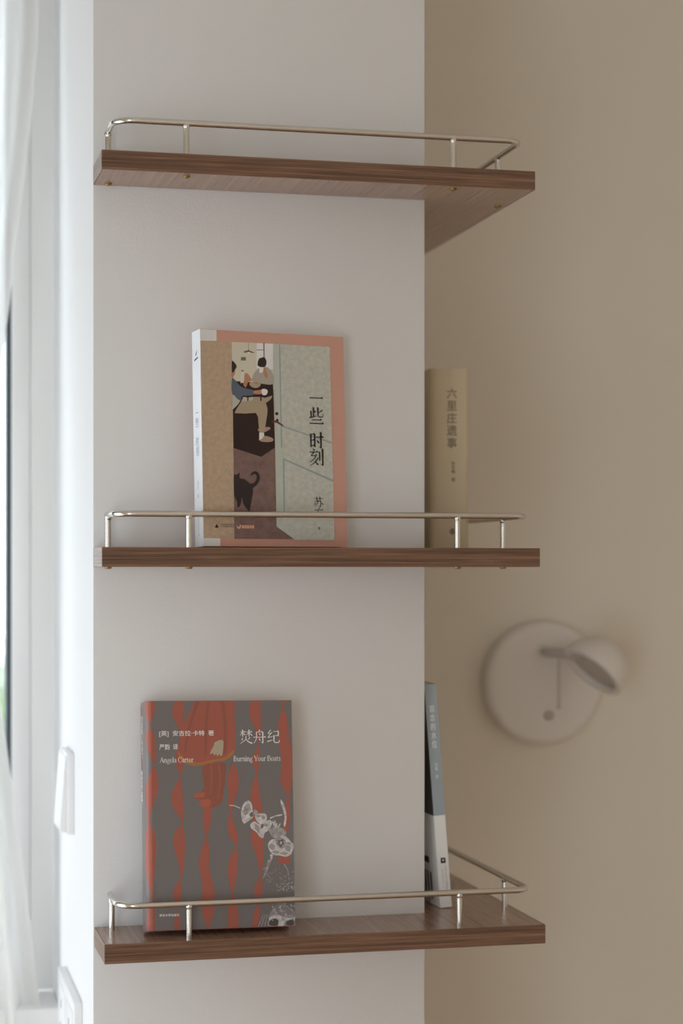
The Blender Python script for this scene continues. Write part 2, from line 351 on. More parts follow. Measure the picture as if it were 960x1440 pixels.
# printed cover art: colour, rounded outline or not, outline in 1/10000 of the cover's width and height
COVER_CAFE=[
('white',0,[10,9985,1114,9985,1104,9485,10,9456]),
('white',0,[10,376,1126,369,1118,15,10,15]),
('tan',0,[10,9458,2161,9473,2094,370,10,385]),
('cream',0,[2135,9472,4986,9497,5016,7349,2132,7370]),
('panes',0,[3863,9486,5005,9497,4976,8293,3819,8311]),
('line',0,[4316,9505,4395,9507,4379,8793,4317,8791]),
('line',0,[3856,9176,4308,9189,4308,9160,3855,9146]),
('dark',0,[2138,7660,4941,7621,4990,4603,4029,4164,2126,4515]),
('grey',1,[3484,7812,3633,8061,3890,8264,4107,8319,4543,8380,4758,8263,4935,8095,4960,7604,4091,7595,3517,7690]),
('floor',0,[2127,4551,4029,4173,4977,4621,4996,940,6244,357,2081,352]),
('lampc',0,[2900,9032,3080,9093,3224,9115,3279,9166,3350,9106,3511,9074,3683,9038,3546,9002,3331,9047,3223,9036,3042,9004]),
('lampc',0,[3272,9477,3297,9478,3290,9154,3268,9153]),
('panes',1,[3230,9034,3349,9038,3300,8946]),
('green',0,[2751,8783,3081,8804,3088,8638,2740,8623]),
('hair',1,[2117,8569,2281,8525,2404,8418,2437,8322,2345,8197,2236,8072,2146,8021,2106,8020]),
('skin',1,[2106,8015,2236,8077,2352,8148,2306,8001,2177,7827,2108,7764]),
('bottle',0,[2755,8110,2898,8114,2949,7969,2905,7602,2690,7572,2674,7693]),
('lampc',0,[2756,8179,2910,8183,2909,8124,2755,8120]),
('blue',1,[2112,7764,2335,7697,2546,7520,2722,7414,3043,7337,3615,7253,3575,7056,3143,7002,2678,7006,2101,7075]),
('skin',1,[2966,7945,3058,8057,3236,8001,3377,7858,3463,7714,3229,7659,3117,7485,3026,7385,2868,7528,2943,7725]),
('hair',1,[3877,8508,3972,8732,4118,8798,4372,8830,4495,8673,4492,8526,4398,8388,4109,8368,3929,8412]),
('panes',1,[3999,8291,4108,8355,4288,8323,4285,8201,4139,8099,4012,8107]),
('skin',1,[4288,8299,4469,8328,4484,8181,4571,8012,4531,7863,4387,7909,4283,8078]),
('plate',1,[3299,7587,3516,7654,3804,7661,4055,7582,4016,7470,3798,7379,3510,7397,3333,7490]),
('skin',1,[3642,7640,3912,7637,3910,7578,3676,7577]),
('skin',1,[3608,7240,3940,7285,4157,7315,4227,7218,4080,7105,3611,7094]),
('panes',1,[4139,7314,4302,7355,4482,7323,4552,7226,4440,7076,4223,7059,4135,7143]),
('chair',0,[2107,7017,2320,6985,2655,6774,2508,6588,2165,6362,2093,6324]),
('blue',1,[2285,7014,2803,6997,2691,6775,2424,6842]),
('shoe',1,[3863,5484,4369,5566,4622,5571,4685,5486,4473,5397,4255,5332,3878,5362]),
('khaki',0,[2855,6937,3141,6919,3572,6953,4077,6972,4365,6930,4874,7057,4798,6920,4614,6794,4395,6691,4481,6521,4518,6375,4472,6105,4412,5860,4333,5565,4237,5295,3931,5309,3900,5509,3868,5703,3857,6020,3700,6212,3376,6193,2981,6161,2232,6165,2342,6330,2634,6628]),
('chair',0,[2855,6937,3141,6919,3572,6953,3498,6817,3209,6743,2761,6728]),
('dark',0,[2741,6951,2841,6937,2634,6628,2308,6377,2215,6193,2137,6216,2158,6350,2508,6596,2673,6774]),
('dark',0,[3124,6955,3221,6957,3198,6750,3119,6748]),
('dark',0,[4023,6976,4113,6978,4109,6782,4018,6780]),
('panes',0,[3913,5309,4237,5300,4251,5149,4211,4978,3887,4953]),
('shoe',1,[3887,4953,4068,5000,4251,5149,4539,5130,4844,5050,4860,4940,4605,4875,4101,4879]),
('cat',1,[2125,3273,2283,3305,2506,3409,2509,3164,2808,3122,3026,3020,3223,2902,3396,2724,3390,2455,3295,2155,3138,1641,3041,1676,2868,1824,2718,2002,2649,2270,2589,2150,2564,2001,2428,1821,2319,1835,2302,2059,2174,2266,2108,2444]),
('cat',1,[3223,2902,3467,2949,3625,3085,3673,3266,3587,3355,3454,3353,3320,3292,3263,3321,3345,3427,3568,3499,3788,3432,3895,3268,3869,3088,3732,2907,3507,2755,3329,2723]),
('door',0,[4986,9497,8996,9483,9075,324,6271,321,4996,940]),
('doorb',0,[5013,9498,5392,9492,5489,4629,5474,743,4996,940]),
('dline',0,[5391,9464,5473,9467,5489,4629,5395,4627]),
('dline',0,[5582,5648,9017,4958,9015,4884,5580,5585]),
('dline',0,[5544,4140,9075,3170,9072,3070,5542,4058]),
('dline',0,[5516,4085,5623,4068,5586,1464,5492,1463]),
('doorb',0,[5550,4357,9083,3445,9082,3399,5548,4294]),
('hair',1,[5029,6211,5152,6295,5272,6216,5148,6132]),
('hair',1,[5062,5902,5171,5977,5278,5907,5168,5832]),
('red',0,[4779,5870,5143,5904,5596,5676,5594,5603,5113,5785,4804,5788]),
('black',0,[758,856,878,1033,1018,856]),
('pinkm',1,[2235,943,2322,935,2387,893,2455,983,2552,995,2518,870,2385,804,2268,863]),
('pinkm',0,[2595,983,2745,984,2742,835,2592,835]),
('pinkm',0,[2767,984,2916,984,2913,835,2764,835]),
('pinkm',0,[2938,984,3088,985,3085,836,2935,836]),
('pinkm',0,[3110,985,3260,985,3257,836,3107,836]),
('pinkm',0,[3282,985,3432,986,3429,837,3279,836])]
COVER_STRIPES=[
('red',1,[51,9985,26,9680,88,9311,252,8960,68,8571,73,8201,163,7831,396,7425,502,7185,317,6907,66,6352,42,5982,46,5613,78,5317,112,5103,84,4910,118,4563,10,4139,10,3561,10,2983,43,2405,181,1826,317,1440,160,1056,46,671,20,286,24,15,513,15,533,282,552,668,518,1053,484,1439,449,1825,532,2403,614,2981,667,3560,601,4139,315,4563,263,4910,309,5103,450,5317,590,5613,786,5983,838,6354,746,6909,542,7185,665,7427,718,7834,685,8204,554,8573,309,8961,546,9314,656,9685,577,9985]),
('red',1,[2029,9985,1832,9694,1836,9397,1983,9139,2187,8843,2308,8398,2040,7692,2004,7284,2152,6987,2299,6691,2044,6356,1761,5985,1708,5614,1826,5318,1875,5220,2238,4910,2435,4562,2005,4330,1800,3943,1864,3557,2111,2976,2205,2589,2257,2279,2032,2010,1767,1625,1787,1431,1935,1121,1999,773,1840,465,1825,272,1846,15,2224,15,2233,269,2200,462,2077,772,2103,1120,2309,1428,2307,1621,2302,2008,2329,2279,2476,2588,2531,2975,2615,3555,2610,3942,2515,4329,2489,4562,2539,4910,2535,5220,2488,5318,2484,5615,2451,5986,2389,6357,2356,6691,2497,6989,2551,7286,2546,7694,2538,8400,2533,8845,2558,9143,2613,9403,2610,9700,2605,9985]),
('red',1,[3918,5453,3804,4910,3808,4522,4007,4017,3847,3746,3583,3165,3528,2661,3684,2195,3733,1613,3636,1110,3702,645,3949,177,4030,15,4102,15,4220,175,4487,639,4512,1104,4555,1609,4348,2192,4192,2658,4216,3163,4180,3745,4104,4017,4322,4521,4378,4910,4432,5454]),
('red',1,[5867,7247,5718,6973,5541,6583,5515,6194,5517,5999,5596,5835,5546,5489,5652,5057,5521,4711,5492,4322,5631,3976,5938,3672,5994,3499,5740,3240,5509,2809,5482,2247,5588,1815,5706,1490,5628,1209,5451,822,5421,433,5474,15,6081,15,6144,428,6105,817,5966,1207,5828,1489,5892,1813,6056,2245,6151,2806,6146,3239,6055,3499,6154,3672,6171,3975,6066,4321,5859,4711,5754,5057,5951,5489,6116,5836,6216,6001,6244,6196,6270,6585,6144,6975,5928,7247]),
('red',1,[7268,9985,7058,9711,7062,9399,7218,9127,7405,8815,7530,8542,7675,8113,7537,7878,7296,7564,7238,7330,7332,7057,7507,6765,7368,6588,7189,6197,7130,6002,7030,5837,7136,5490,7243,5057,7180,4623,7083,4190,7039,3843,7192,3496,7400,3105,7541,2671,7681,2302,7580,2151,7313,1805,7228,1546,7449,1198,7411,938,7190,680,7126,334,7028,15,7401,15,7567,330,7617,677,7594,937,7530,1197,7811,1542,7808,1803,7784,2150,7762,2302,7846,2670,7910,3104,7926,3494,7935,3841,7932,4189,7893,4623,7868,5057,7815,5491,7675,5838,7680,6003,7648,6198,7582,6589,7568,6765,7699,7058,7727,7332,7712,7566,7708,7879,7736,8114,7836,8544,7833,8818,7860,9131,7857,9405,7823,9717,7850,9985]),
('red',1,[9262,9985,9370,9690,9207,9415,9057,9022,9000,8669,9035,8277,9131,7886,9228,7494,9263,7103,9175,6711,9148,6397,9336,6084,9554,5810,9585,5732,9520,5492,9388,5057,9304,4622,9349,4209,9623,4208,9700,4622,9764,5057,9759,5493,9668,5732,9739,5811,9859,6085,9917,6399,9975,6713,9971,7105,9967,7498,9932,7890,9804,8281,9738,8673,9704,9026,9576,9417,9444,9691,9569,9985]),
('red',0,[8931,3144,9682,3142,9687,2706,9276,2773,8936,2701]),
('red',0,[3366,9985,6110,9985,6027,9248,6114,8573,6070,7770,5783,7516,5128,7319,4080,7172,3034,7168,2511,7292,2181,7710,2264,8382,2466,8887,2775,9225,3071,9648]),
('orange',1,[2140,7836,2311,7669,2770,7419,3555,7262,4340,7367,5257,7471,5715,7684,5991,7795,5940,7626,5325,7345,4734,7318,4341,7232,3296,7119,2576,7276,2275,7459]),
('redd',1,[3975,7180,4735,7233,5392,7202,5411,6713,5273,6122,5109,5532,4756,5346,4233,5262,3708,5363,3524,5489,3836,5598,3247,5715,3375,5909,3831,6035,3919,6372,3796,6792]),
('redo',1,[3246,5740,3414,5925,3963,5935,3834,5741]),
('redo',1,[3524,5463,3836,5632,4360,5615,4232,5296,3774,5346]),
('bone',1,[4685,8160,5249,8239,5202,7682,5086,7538,4966,7639,4876,7537,4756,7638,4639,7570,4533,7679,4336,7636,4465,7847,4621,8016]),
('fl',1,[6429,5143,6628,5447,6932,5555,7137,5404,7208,5100,7245,4840,6976,4688,6584,4546,6432,4840]),
('fm',1,[6630,5273,6900,5404,7071,5274,6904,5057,6634,4927]),
('fd',1,[6973,4948,7188,5057,7231,4862,7076,4840]),
('fl',0,[5615,5385,5953,5364,6373,5243,6333,5204,5953,5321,5629,5346]),
('fm',1,[7309,5165,7548,5079,7583,4961,7312,4905]),
('fl',1,[7380,4883,7719,4970,8093,4948,8170,4753,7995,4571,7724,4506,7451,4666]),
('fl',1,[7032,4493,7315,4632,7656,4493,8063,4623,8403,4675,8507,4492,8271,4232,8001,4102,7901,3898,7662,3950,7456,4146,7115,4311]),
('fm',1,[7317,4493,7589,4428,7661,4102,7456,4211]),
('fd',1,[7759,4471,7996,4493,7795,4276]),
('fm',1,[8305,4253,8746,4427,9157,4318,9466,4187,9433,4013,9093,3861,8616,3884,8409,4058]),
('fl',0,[8512,4622,8594,4622,8746,4405,8637,4405]),
('fl',0,[8669,4653,8750,4653,8801,4405,8692,4405]),
('fl',0,[8806,4535,8888,4535,8836,4318,8727,4318]),
('fl',0,[9045,4513,9127,4513,8992,4361,8883,4361]),
('fl',1,[8211,3559,8345,3745,8616,3840,9026,3831,9160,3991,9468,3926,9779,3707,9990,3554,9933,3359,9785,3133,9444,3038,9034,3100,8624,3136,8350,3298]),
('fm',1,[8753,3796,9093,3883,9436,3752,9439,3490,9098,3404,8824,3579]),
('fd',1,[8958,3753,9244,3804,9273,3643,9098,3470,8947,3557]),
('fl',1,[9054,3700,9163,3709,9164,3622,9083,3600]),
('fl',1,[9143,5588,9316,5405,9455,5144,9533,4883,9495,4578,9395,4352,9319,4470,9391,4796,9250,5188,9145,5405]),
('fl',0,[8367,4779,8741,4874,9218,4931,9233,4870,8776,4827,8402,4727]),
('fl',0,[8351,3163,8556,3163,8503,2963,8388,2929]),
('fm',0,[8218,2929,8490,2963,8322,2712,8088,2322,7819,2085,8005,2496]),
('fm',0,[9277,2708,9365,2716,9587,2446,9674,1989,9606,1989,9505,2424]),
('fm',0,[6497,5057,6551,5048,6887,5343,6832,5360]),
('fm',0,[6635,4884,6689,4875,7126,5170,7072,5187]),
('fm',0,[6671,4667,6725,4658,7164,4801,7110,4818]),
('fv',1,[7408,4862,7531,4922,7761,4880,7656,4801]),
('fv',1,[7789,4788,7883,4883,8061,4816,7980,4692]),
('fv',1,[7326,4311,7438,4441,7651,4350,7555,4181]),
('fv',1,[7922,4449,8045,4527,8275,4472,8170,4371]),
('fv',1,[8279,3493,8421,3641,8688,3537,8567,3345]),
('fv',1,[9372,3404,9513,3560,9781,3450,9660,3246]),
('fv',1,[8527,3254,8689,3332,8991,3276,8853,3175]),
('fv',1,[9033,3187,9223,3256,9579,3206,9416,3116]),
('fv',1,[9465,3621,9589,3690,9820,3641,9715,3551]),
('fdd',1,[8897,3731,8944,3770,8986,3722,8938,3696]),
('fdd',1,[9115,3787,9162,3826,9204,3778,9156,3752]),
('fdd',1,[9239,3621,9287,3661,9328,3613,9281,3587]),
('fdd',1,[9050,3509,9097,3548,9138,3500,9091,3474]),
('fdd',1,[8810,3622,8857,3661,8898,3614,8851,3588]),
('redd',1,[3419,9985,3680,9985,3169,9060,2888,8470,2740,7797,2583,7796,2782,8637,3074,9311]),
('redd',1,[4178,9985,4362,9985,4191,8898,4138,7803,3969,7676,4008,8897]),
('redd',1,[5097,9985,5360,9985,5504,8907,5464,7810,5281,7725,5294,8906]),
('red',1,[4342,7131,4473,7131,4508,6373,4357,5868,4278,5902,4377,6373]),
('red',1,[4867,7150,4998,7150,5086,6375,4883,5700,4804,5734,4954,6374]),
('fm',0,[9117,1850,9010,1864,9018,1888,9124,1873]),
('fm',0,[9438,1742,9445,1863,9476,1862,9470,1741]),
('fm',0,[9079,1852,9146,1863,9157,1837,9090,1826]),
('fm',0,[9742,1604,9771,1652,9817,1641,9788,1593]),
('fm',0,[9962,1562,9908,1620,9982,1647,9990,1589]),
('fm',0,[9341,1843,9457,1860,9465,1840,9349,1822]),
('fm',0,[9815,1860,9760,1910,9822,1937,9877,1887]),
('fm',0,[9034,1724,8963,1764,9001,1791,9072,1751]),
('fm',0,[9777,1857,9737,1887,9791,1915,9830,1885]),
('fl',0,[9611,1630,9538,1640,9552,1686,9625,1676]),
('fm',0,[9527,1729,9547,1778,9602,1768,9582,1719]),
('fm',0,[9487,1566,9435,1595,9455,1610,9507,1581]),
('fl',0,[9528,1786,9512,1849,9551,1853,9567,1790]),
('fm',0,[9151,1831,9243,1934,9284,1919,9192,1816]),
('fm',0,[8787,1741,8731,1855,8808,1870,8864,1756]),
('fm',0,[9628,1822,9541,1893,9610,1927,9697,1857]),
('fl',0,[9299,1556,9200,1565,9204,1583,9303,1573]),
('fl',0,[9218,1560,9178,1679,9242,1688,9283,1569]),
('fm',0,[9321,1812,9266,1833,9281,1850,9336,1830]),
('fl',0,[9990,1642,9919,1712,9975,1735,9990,1665]),
('fm',0,[8845,1735,9005,1743,9010,1707,8850,1700]),
('fm',0,[9018,1712,8993,1788,9034,1793,9059,1717]),
('fl',0,[9916,1577,9828,1632,9849,1646,9936,1590]),
('fm',0,[9441,1596,9381,1657,9419,1672,9479,1611]),
('fm',0,[9416,1539,9464,1602,9544,1576,9496,1514]),
('fl',0,[9662,1733,9723,1750,9741,1726,9680,1708]),
('fm',0,[9107,1664,9240,1724,9282,1687,9148,1627]),
('fm',0,[9050,1572,8991,1670,9039,1681,9097,1582]),
('fm',0,[8957,1536,8773,1554,8783,1600,8967,1582]),
('fm',0,[8992,1537,8865,1583,8880,1601,9007,1554]),
('fl',0,[9293,1731,9379,1774,9412,1747,9327,1704]),
('fm',0,[9840,1872,9980,1937,9990,1919,9861,1854]),
('fm',0,[9807,1667,9891,1764,9927,1751,9843,1654]),
('fl',0,[9766,1649,9732,1750,9820,1761,9854,1660]),
('fd2',0,[7936,2168,7973,2241,8055,2224,8018,2150]),
('fd2',0,[8019,2469,7912,2558,7983,2592,8089,2503]),
('fd2',0,[8898,2510,8996,2563,9031,2536,8933,2484]),
('fm',0,[8508,2057,8341,2083,8354,2117,8520,2090]),
('fd2',0,[8852,2302,8964,2400,9009,2379,8897,2281]),
('fd2',0,[7991,2009,8059,2035,8085,2009,8016,1982]),
('fd2',0,[8052,2199,8113,2253,8144,2239,8084,2185]),
('fd2',0,[8484,2344,8559,2410,8631,2376,8556,2310]),
('fm',0,[8696,2487,8716,2530,8793,2514,8774,2472]),
('fm',0,[7965,2397,8087,2472,8123,2448,8001,2374]),
('fm',0,[7857,2550,8026,2586,8046,2547,7878,2511]),
('fd2',0,[8313,1962,8280,2063,8347,2071,8380,1970]),
('fm',0,[8259,2131,8215,2248,8264,2255,8308,2138]),
('fm',0,[8107,2021,8075,2067,8156,2090,8188,2044]),
('fd2',0,[8877,2093,8949,2194,8978,2185,8906,2084]),
('fm',0,[8303,2324,8325,2371,8409,2354,8386,2307]),
('fd2',0,[9031,2054,9192,2072,9208,2021,9047,2002]),
('fd2',0,[8239,1899,8099,1921,8120,1980,8261,1957]),
('fm',0,[8083,2245,8216,2316,8244,2296,8111,2224]),
('fm',0,[8264,1985,8366,2010,8390,1969,8288,1945]),
('fd2',0,[8186,2294,8196,2394,8260,2390,8250,2291]),
('fd2',0,[9058,2274,8988,2328,9051,2361,9122,2307]),
('fd2',0,[8629,2364,8657,2475,8715,2468,8686,2357]),
('fm',0,[8421,2307,8412,2343,8473,2349,8482,2312]),
('fd2',0,[9104,2155,9036,2200,9060,2214,9128,2170]),
('fd2',0,[8667,2267,8798,2290,8807,2271,8676,2248]),
('fm',0,[8268,1957,8307,1998,8377,1972,8338,1930]),
('fd2',0,[8792,2225,8831,2251,8863,2232,8824,2206]),
('fd2',0,[7954,2385,8025,2388,8027,2368,7956,2365]),
('fd2',0,[8694,2141,8672,2189,8708,2196,8730,2148]),
('fm',0,[8962,2092,9043,2157,9101,2127,9021,2062]),
('fd2',0,[8119,2287,8119,2341,8167,2340,8167,2287]),
('fd2',0,[8115,1997,8161,2046,8207,2028,8162,1979]),
('fd2',0,[8297,2323,8399,2352,8411,2335,8310,2306]),
('fd2',0,[9361,2011,9381,2051,9414,2044,9394,2004]),
('fm',0,[9351,2151,9250,2193,9291,2233,9392,2192]),
('fd2',0,[9990,2018,9935,2125,9990,2147,9990,2040]),
('fm',0,[9820,2181,9886,2194,9908,2152,9842,2138]),
('fd2',0,[9885,1996,9977,2036,9990,1995,9930,1955]),
('fm',0,[9268,1979,9403,2011,9421,1982,9286,1950]),
('fd2',0,[9870,2494,9787,2511,9803,2541,9885,2523]),
('fd2',0,[9743,2178,9559,2209,9571,2240,9755,2209]),
('fd2',0,[9604,2160,9492,2211,9518,2234,9629,2182]),
('fd2',0,[9391,2135,9391,2182,9439,2181,9440,2135]),
('fd2',0,[9114,2437,9199,2459,9234,2404,9149,2383]),
('fm',0,[9078,2082,9133,2122,9166,2103,9112,2064]),
('fm',0,[9896,2342,9789,2350,9795,2393,9903,2386]),
('fm',0,[9513,2496,9532,2574,9594,2568,9574,2490]),
('fm',0,[9881,2070,9766,2075,9768,2099,9883,2095]),
('fm',0,[9896,2342,9953,2436,9990,2423,9948,2329]),
('fm',0,[9444,2123,9354,2129,9360,2168,9449,2162]),
('fd2',0,[9674,2056,9593,2131,9649,2155,9731,2080]),
('fm',0,[9730,2040,9586,2113,9614,2135,9758,2063]),
('fd2',0,[9805,2098,9760,2120,9799,2153,9844,2132]),
('fl',0,[9176,825,9133,860,9207,896,9250,860]),
('fl',0,[9481,1164,9638,1169,9643,1123,9486,1118]),
('fl',0,[9778,838,9664,915,9717,947,9831,870]),
('fm',0,[9288,1009,9206,1118,9268,1136,9350,1027]),
('fm',0,[9021,1086,9117,1186,9196,1155,9100,1055]),
('fm',0,[9631,1039,9623,1154,9696,1155,9704,1040]),
('fd2',0,[9814,995,9739,1069,9791,1090,9865,1016]),
('fm',0,[9808,827,9667,874,9680,890,9822,843]),
('fd2',0,[9165,1026,9251,1120,9330,1090,9244,996]),
('fl',0,[9349,857,9262,961,9297,973,9385,869]),
('fl',0,[9095,1195,9146,1234,9211,1200,9160,1161]),
('fm',0,[9449,1153,9415,1210,9487,1227,9521,1169]),
('fd2',0,[9982,926,9990,980,9990,970,9990,916]),
('fd2',0,[9017,852,8872,888,8891,921,9036,885]),
('fm',0,[9546,1172,9579,1208,9612,1195,9580,1159]),
('fm',0,[9052,935,9136,1002,9190,975,9105,908]),
('fl',0,[9390,1074,9267,1109,9294,1150,9418,1115]),
('fd2',0,[9260,993,9176,1025,9211,1064,9295,1032]),
('fl',0,[9955,807,9885,888,9943,908,9990,827]),
('fm',0,[9221,983,9336,1019,9360,989,9245,953]),
('fm',0,[9475,834,9422,858,9461,895,9515,871]),
('fm',0,[9015,900,9126,948,9144,932,9032,883]),
('fl',0,[9766,1147,9620,1204,9640,1224,9785,1168]),
('fd2',0,[8972,958,8953,1067,8994,1070,9014,960]),
('fm',0,[9471,901,9532,912,9543,889,9482,878]),
('fd2',0,[8998,953,8831,978,8849,1031,9016,1005]),
('fm',1,[8245,455,8446,736,8785,929,9331,890,9811,726,9990,507,9990,15,8250,15]),
('fd2',1,[8649,886,9331,860,9881,573,9336,447,8789,560]),
('fl',1,[8245,412,8789,494,9337,360,9990,354,9990,267,9338,229,9204,15,8863,15,8247,281]),
('fdd',1,[8201,87,8234,230,8518,353,8826,277,8794,51,8454,37]),
('fdd',1,[9367,77,9461,220,9816,278,9934,72,9682,18]),
('fm',0,[7435,15,7516,15,7836,545,7795,545]),
('fm',0,[7652,15,7733,15,7972,544,7931,544]),
('fm',0,[7869,15,7951,15,8108,543,8067,543]),
('fm',0,[8087,15,8168,15,8244,542,8203,542]),
('fd2',0,[9570,350,9437,411,9454,426,9587,366]),
('fl',0,[9897,395,9976,409,9990,354,9923,340]),
('fl',0,[8443,830,8419,888,8479,898,8504,839]),
('fl',0,[9229,648,9271,689,9306,675,9264,634]),
('fd2',0,[9576,798,9467,821,9479,844,9587,820]),
('fd2',0,[8987,633,8900,654,8924,694,9010,672]),
('fd2',0,[9433,486,9396,513,9419,526,9456,499]),
('fd2',0,[9071,652,9076,717,9155,714,9150,648]),
('fd2',0,[9107,311,9223,314,9228,254,9112,251]),
('fd2',0,[9233,525,9363,539,9371,513,9240,500]),
('fl',0,[9392,460,9260,507,9304,557,9436,511]),
('fm',0,[8925,655,8918,717,8959,718,8967,656]),
('fm',0,[8890,334,8832,367,8854,383,8912,350]),
('fd2',0,[9441,698,9374,758,9451,792,9517,732]),
('fl',0,[8420,344,8427,379,8499,371,8491,337]),
('fd2',0,[9835,602,9889,685,9939,672,9885,588]),
('fm',0,[9160,537,9075,573,9091,589,9177,554]),
('fm',0,[8412,252,8429,324,8505,315,8488,244]),
('fm',0,[9005,611,8940,696,8965,704,9029,618]),
('fm',0,[9266,540,9382,628,9426,605,9310,516]),
('fl',0,[8744,565,8623,589,8645,637,8766,613]),
('fm',0,[8558,601,8701,639,8732,592,8590,555]),
('fm',0,[8991,659,9092,738,9161,702,9059,623]),
('fd2',0,[9816,223,9778,328,9852,338,9890,233]),
('fl',0,[9026,673,8983,779,9020,784,9063,678]),
('fl',0,[8897,805,8982,901,9043,878,8959,782]),
('fm',0,[9363,416,9446,431,9463,392,9380,378]),
('fd2',0,[9140,337,9068,340,9071,395,9142,392]),
('fm',0,[9172,599,9028,664,9073,704,9217,639]),
('fm',0,[8947,673,9016,759,9074,740,9005,654])]

# ---------------------------------------------------------------- lettering
FRONT = Matrix(((1, 0, 0, 0), (0, 0, -1, 0), (0, 1, 0, 0), (0, 0, 0, 1)))     # flat print -> faces -Y
SIDE = Matrix(((0, 0, -1, 0), (-1, 0, 0, 0), (0, 1, 0, 0), (0, 0, 0, 1)))     # flat print -> faces -X
def poly_stroke(pts, ws):
    pts = [Vector(p) for p in pts]; L = []; R = []
    for i, p in enumerate(pts):
        t = (pts[min(i + 1, len(pts) - 1)] - pts[max(i - 1, 0)]).normalized(); n = Vector((-t.y, t.x)); w = ws[i] / 2
        L.append(p + n * w); R.append(p - n * w)
    return [tuple(v) for v in L + R[::-1]]
def curve_pts(p, k=5):
    if len(p) < 3: return p
    q = [p[0]] + list(p) + [p[-1]]; out = []
    for i in range(1, len(q) - 2):
        a, b, c, d = (Vector(v) for v in q[i - 1:i + 3])
        for s in range(k):
            t = s / k
            out.append(tuple(.5 * ((2 * b) + (c - a) * t + (2 * a - 5 * b + 4 * c - d) * t * t + (3 * b - a - 3 * c + d) * t ** 3)))
    return out + [tuple(p[-1])]
def H(x0, y, x1, w=5, y1=None):
    y1 = y if y1 is None else y1
    return [poly_stroke([(x0, y), (x1, y1)], [w, w]), [(x1 - 14, y1 + w / 2), (x1 - 6, y1 + 9), (x1 + 2, y1 - w / 2), (x1 - 14, y1 - w / 2)]]
def V(x, y0, y1, w=10): return [[(x - w / 2 - 2, y0 + 3), (x + w / 2 + 1, y0 - 1), (x + w / 2, y1), (x - w / 2, y1)]]
def P(pts, w0, w1):
    c = curve_pts(pts); n = len(c) - 1
    return [poly_stroke(c, [w0 + (w1 - w0) * i / n for i in range(n + 1)])]
def HOOK(x, y, dx=-14): return [[(x - 5, y), (x + 5, y), (x + 4, y - 7), (x - 2, y - 9), (x + dx, y + 4)]]
HAN = {
 'one': H(4, 50, 96, 7),
 'some': H(30, 70, 46, 5) + V(30, 96, 44, 8) + V(13, 74, 42, 8) + P([(2, 36), (50, 47)], 8, 4) + V(60, 96, 52, 9) + P([(60, 54), (63, 44), (90, 43), (95, 60)], 7, 4) + P([(92, 82), (62, 64)], 8, 4) + H(18, 24, 84, 5) + H(2, 4, 98, 6),
 'hour': V(12, 86, 8, 9) + V(38, 86, 8, 9) + H(12, 84, 40, 5) + H(12, 49, 38, 5) + H(12, 16, 38, 5) + H(46, 68, 99, 6) + V(80, 97, 8, 10) + HOOK(80, 10, -18) + P([(53, 50), (66, 32)], 5, 12),
 'carve': P([(26, 99), (37, 86)], 4, 11) + H(2, 78, 62, 5) + P([(32, 78), (14, 56)], 8, 4) + P([(13, 55), (40, 57)], 5, 5) + P([(50, 66), (34, 38), (2, 16)], 9, 3) + P([(60, 44), (38, 16), (4, -4)], 9, 3) + P([(38, 24), (60, 2)], 4, 12) + V(71, 80, 26, 8) + V(92, 98, 6, 10) + HOOK(92, 6, -20),
 'su': H(2, 82, 98, 5) + V(32, 98, 66, 8) + V(67, 98, 66, 8) + H(14, 56, 76, 5) + P([(75, 56), (74, 24), (66, 2)], 9, 7) + HOOK(68, 6, -18) + P([(42, 70), (36, 34), (6, 0)], 9, 3) + P([(15, 40), (5, 20)], 4, 11) + P([(86, 42), (97, 22)], 4, 12),
 'fang': P([(44, 99), (56, 84)], 4, 12) + H(2, 74, 98, 6) + P([(40, 74), (34, 34), (4, 0)], 9, 3) + H(38, 48, 78, 5) + P([(77, 48), (74, 22), (66, 4)], 9, 7) + HOOK(68, 6, -18),
 'burn': H(4, 84, 46, 4) + V(25, 100, 50, 7) + P([(25, 82), (4, 58)], 6, 3) + P([(27, 76), (44, 62)], 4, 9) + H(52, 84, 97, 4) + V(74, 100, 50, 7) + P([(73, 82), (52, 58)], 6, 3) + P([(75, 80), (98, 56)], 3, 9) + P([(26, 42), (18, 22)], 4, 9) + P([(80, 44), (66, 26)], 9, 3) + P([(50, 52), (46, 26), (6, -2)], 8, 3) + P([(51, 32), (66, 12), (98, -2)], 3, 11),
 'boat': P([(54, 100), (42, 84)], 8, 3) + P([(27, 84), (26, 34), (6, -2)], 8, 3) + H(27, 83, 74, 4) + V(76, 84, 6, 8) + HOOK(76, 6, -18) + H(2, 44, 99, 5) + P([(46, 74), (56, 60)], 4, 10) + P([(46, 36), (56, 20)], 4, 10),
 'era': P([(30, 98), (8, 72), (30, 72)], 6, 5) + P([(38, 80), (8, 42), (40, 48)], 6, 5) + P([(2, 10), (42, 22)], 9, 4) + H(48, 86, 90, 5) + V(88, 86, 50, 8) + H(52, 54, 88, 5) + V(53, 54, 14, 8) + P([(53, 16), (60, 3), (90, 4), (96, 24)], 8, 5),
}
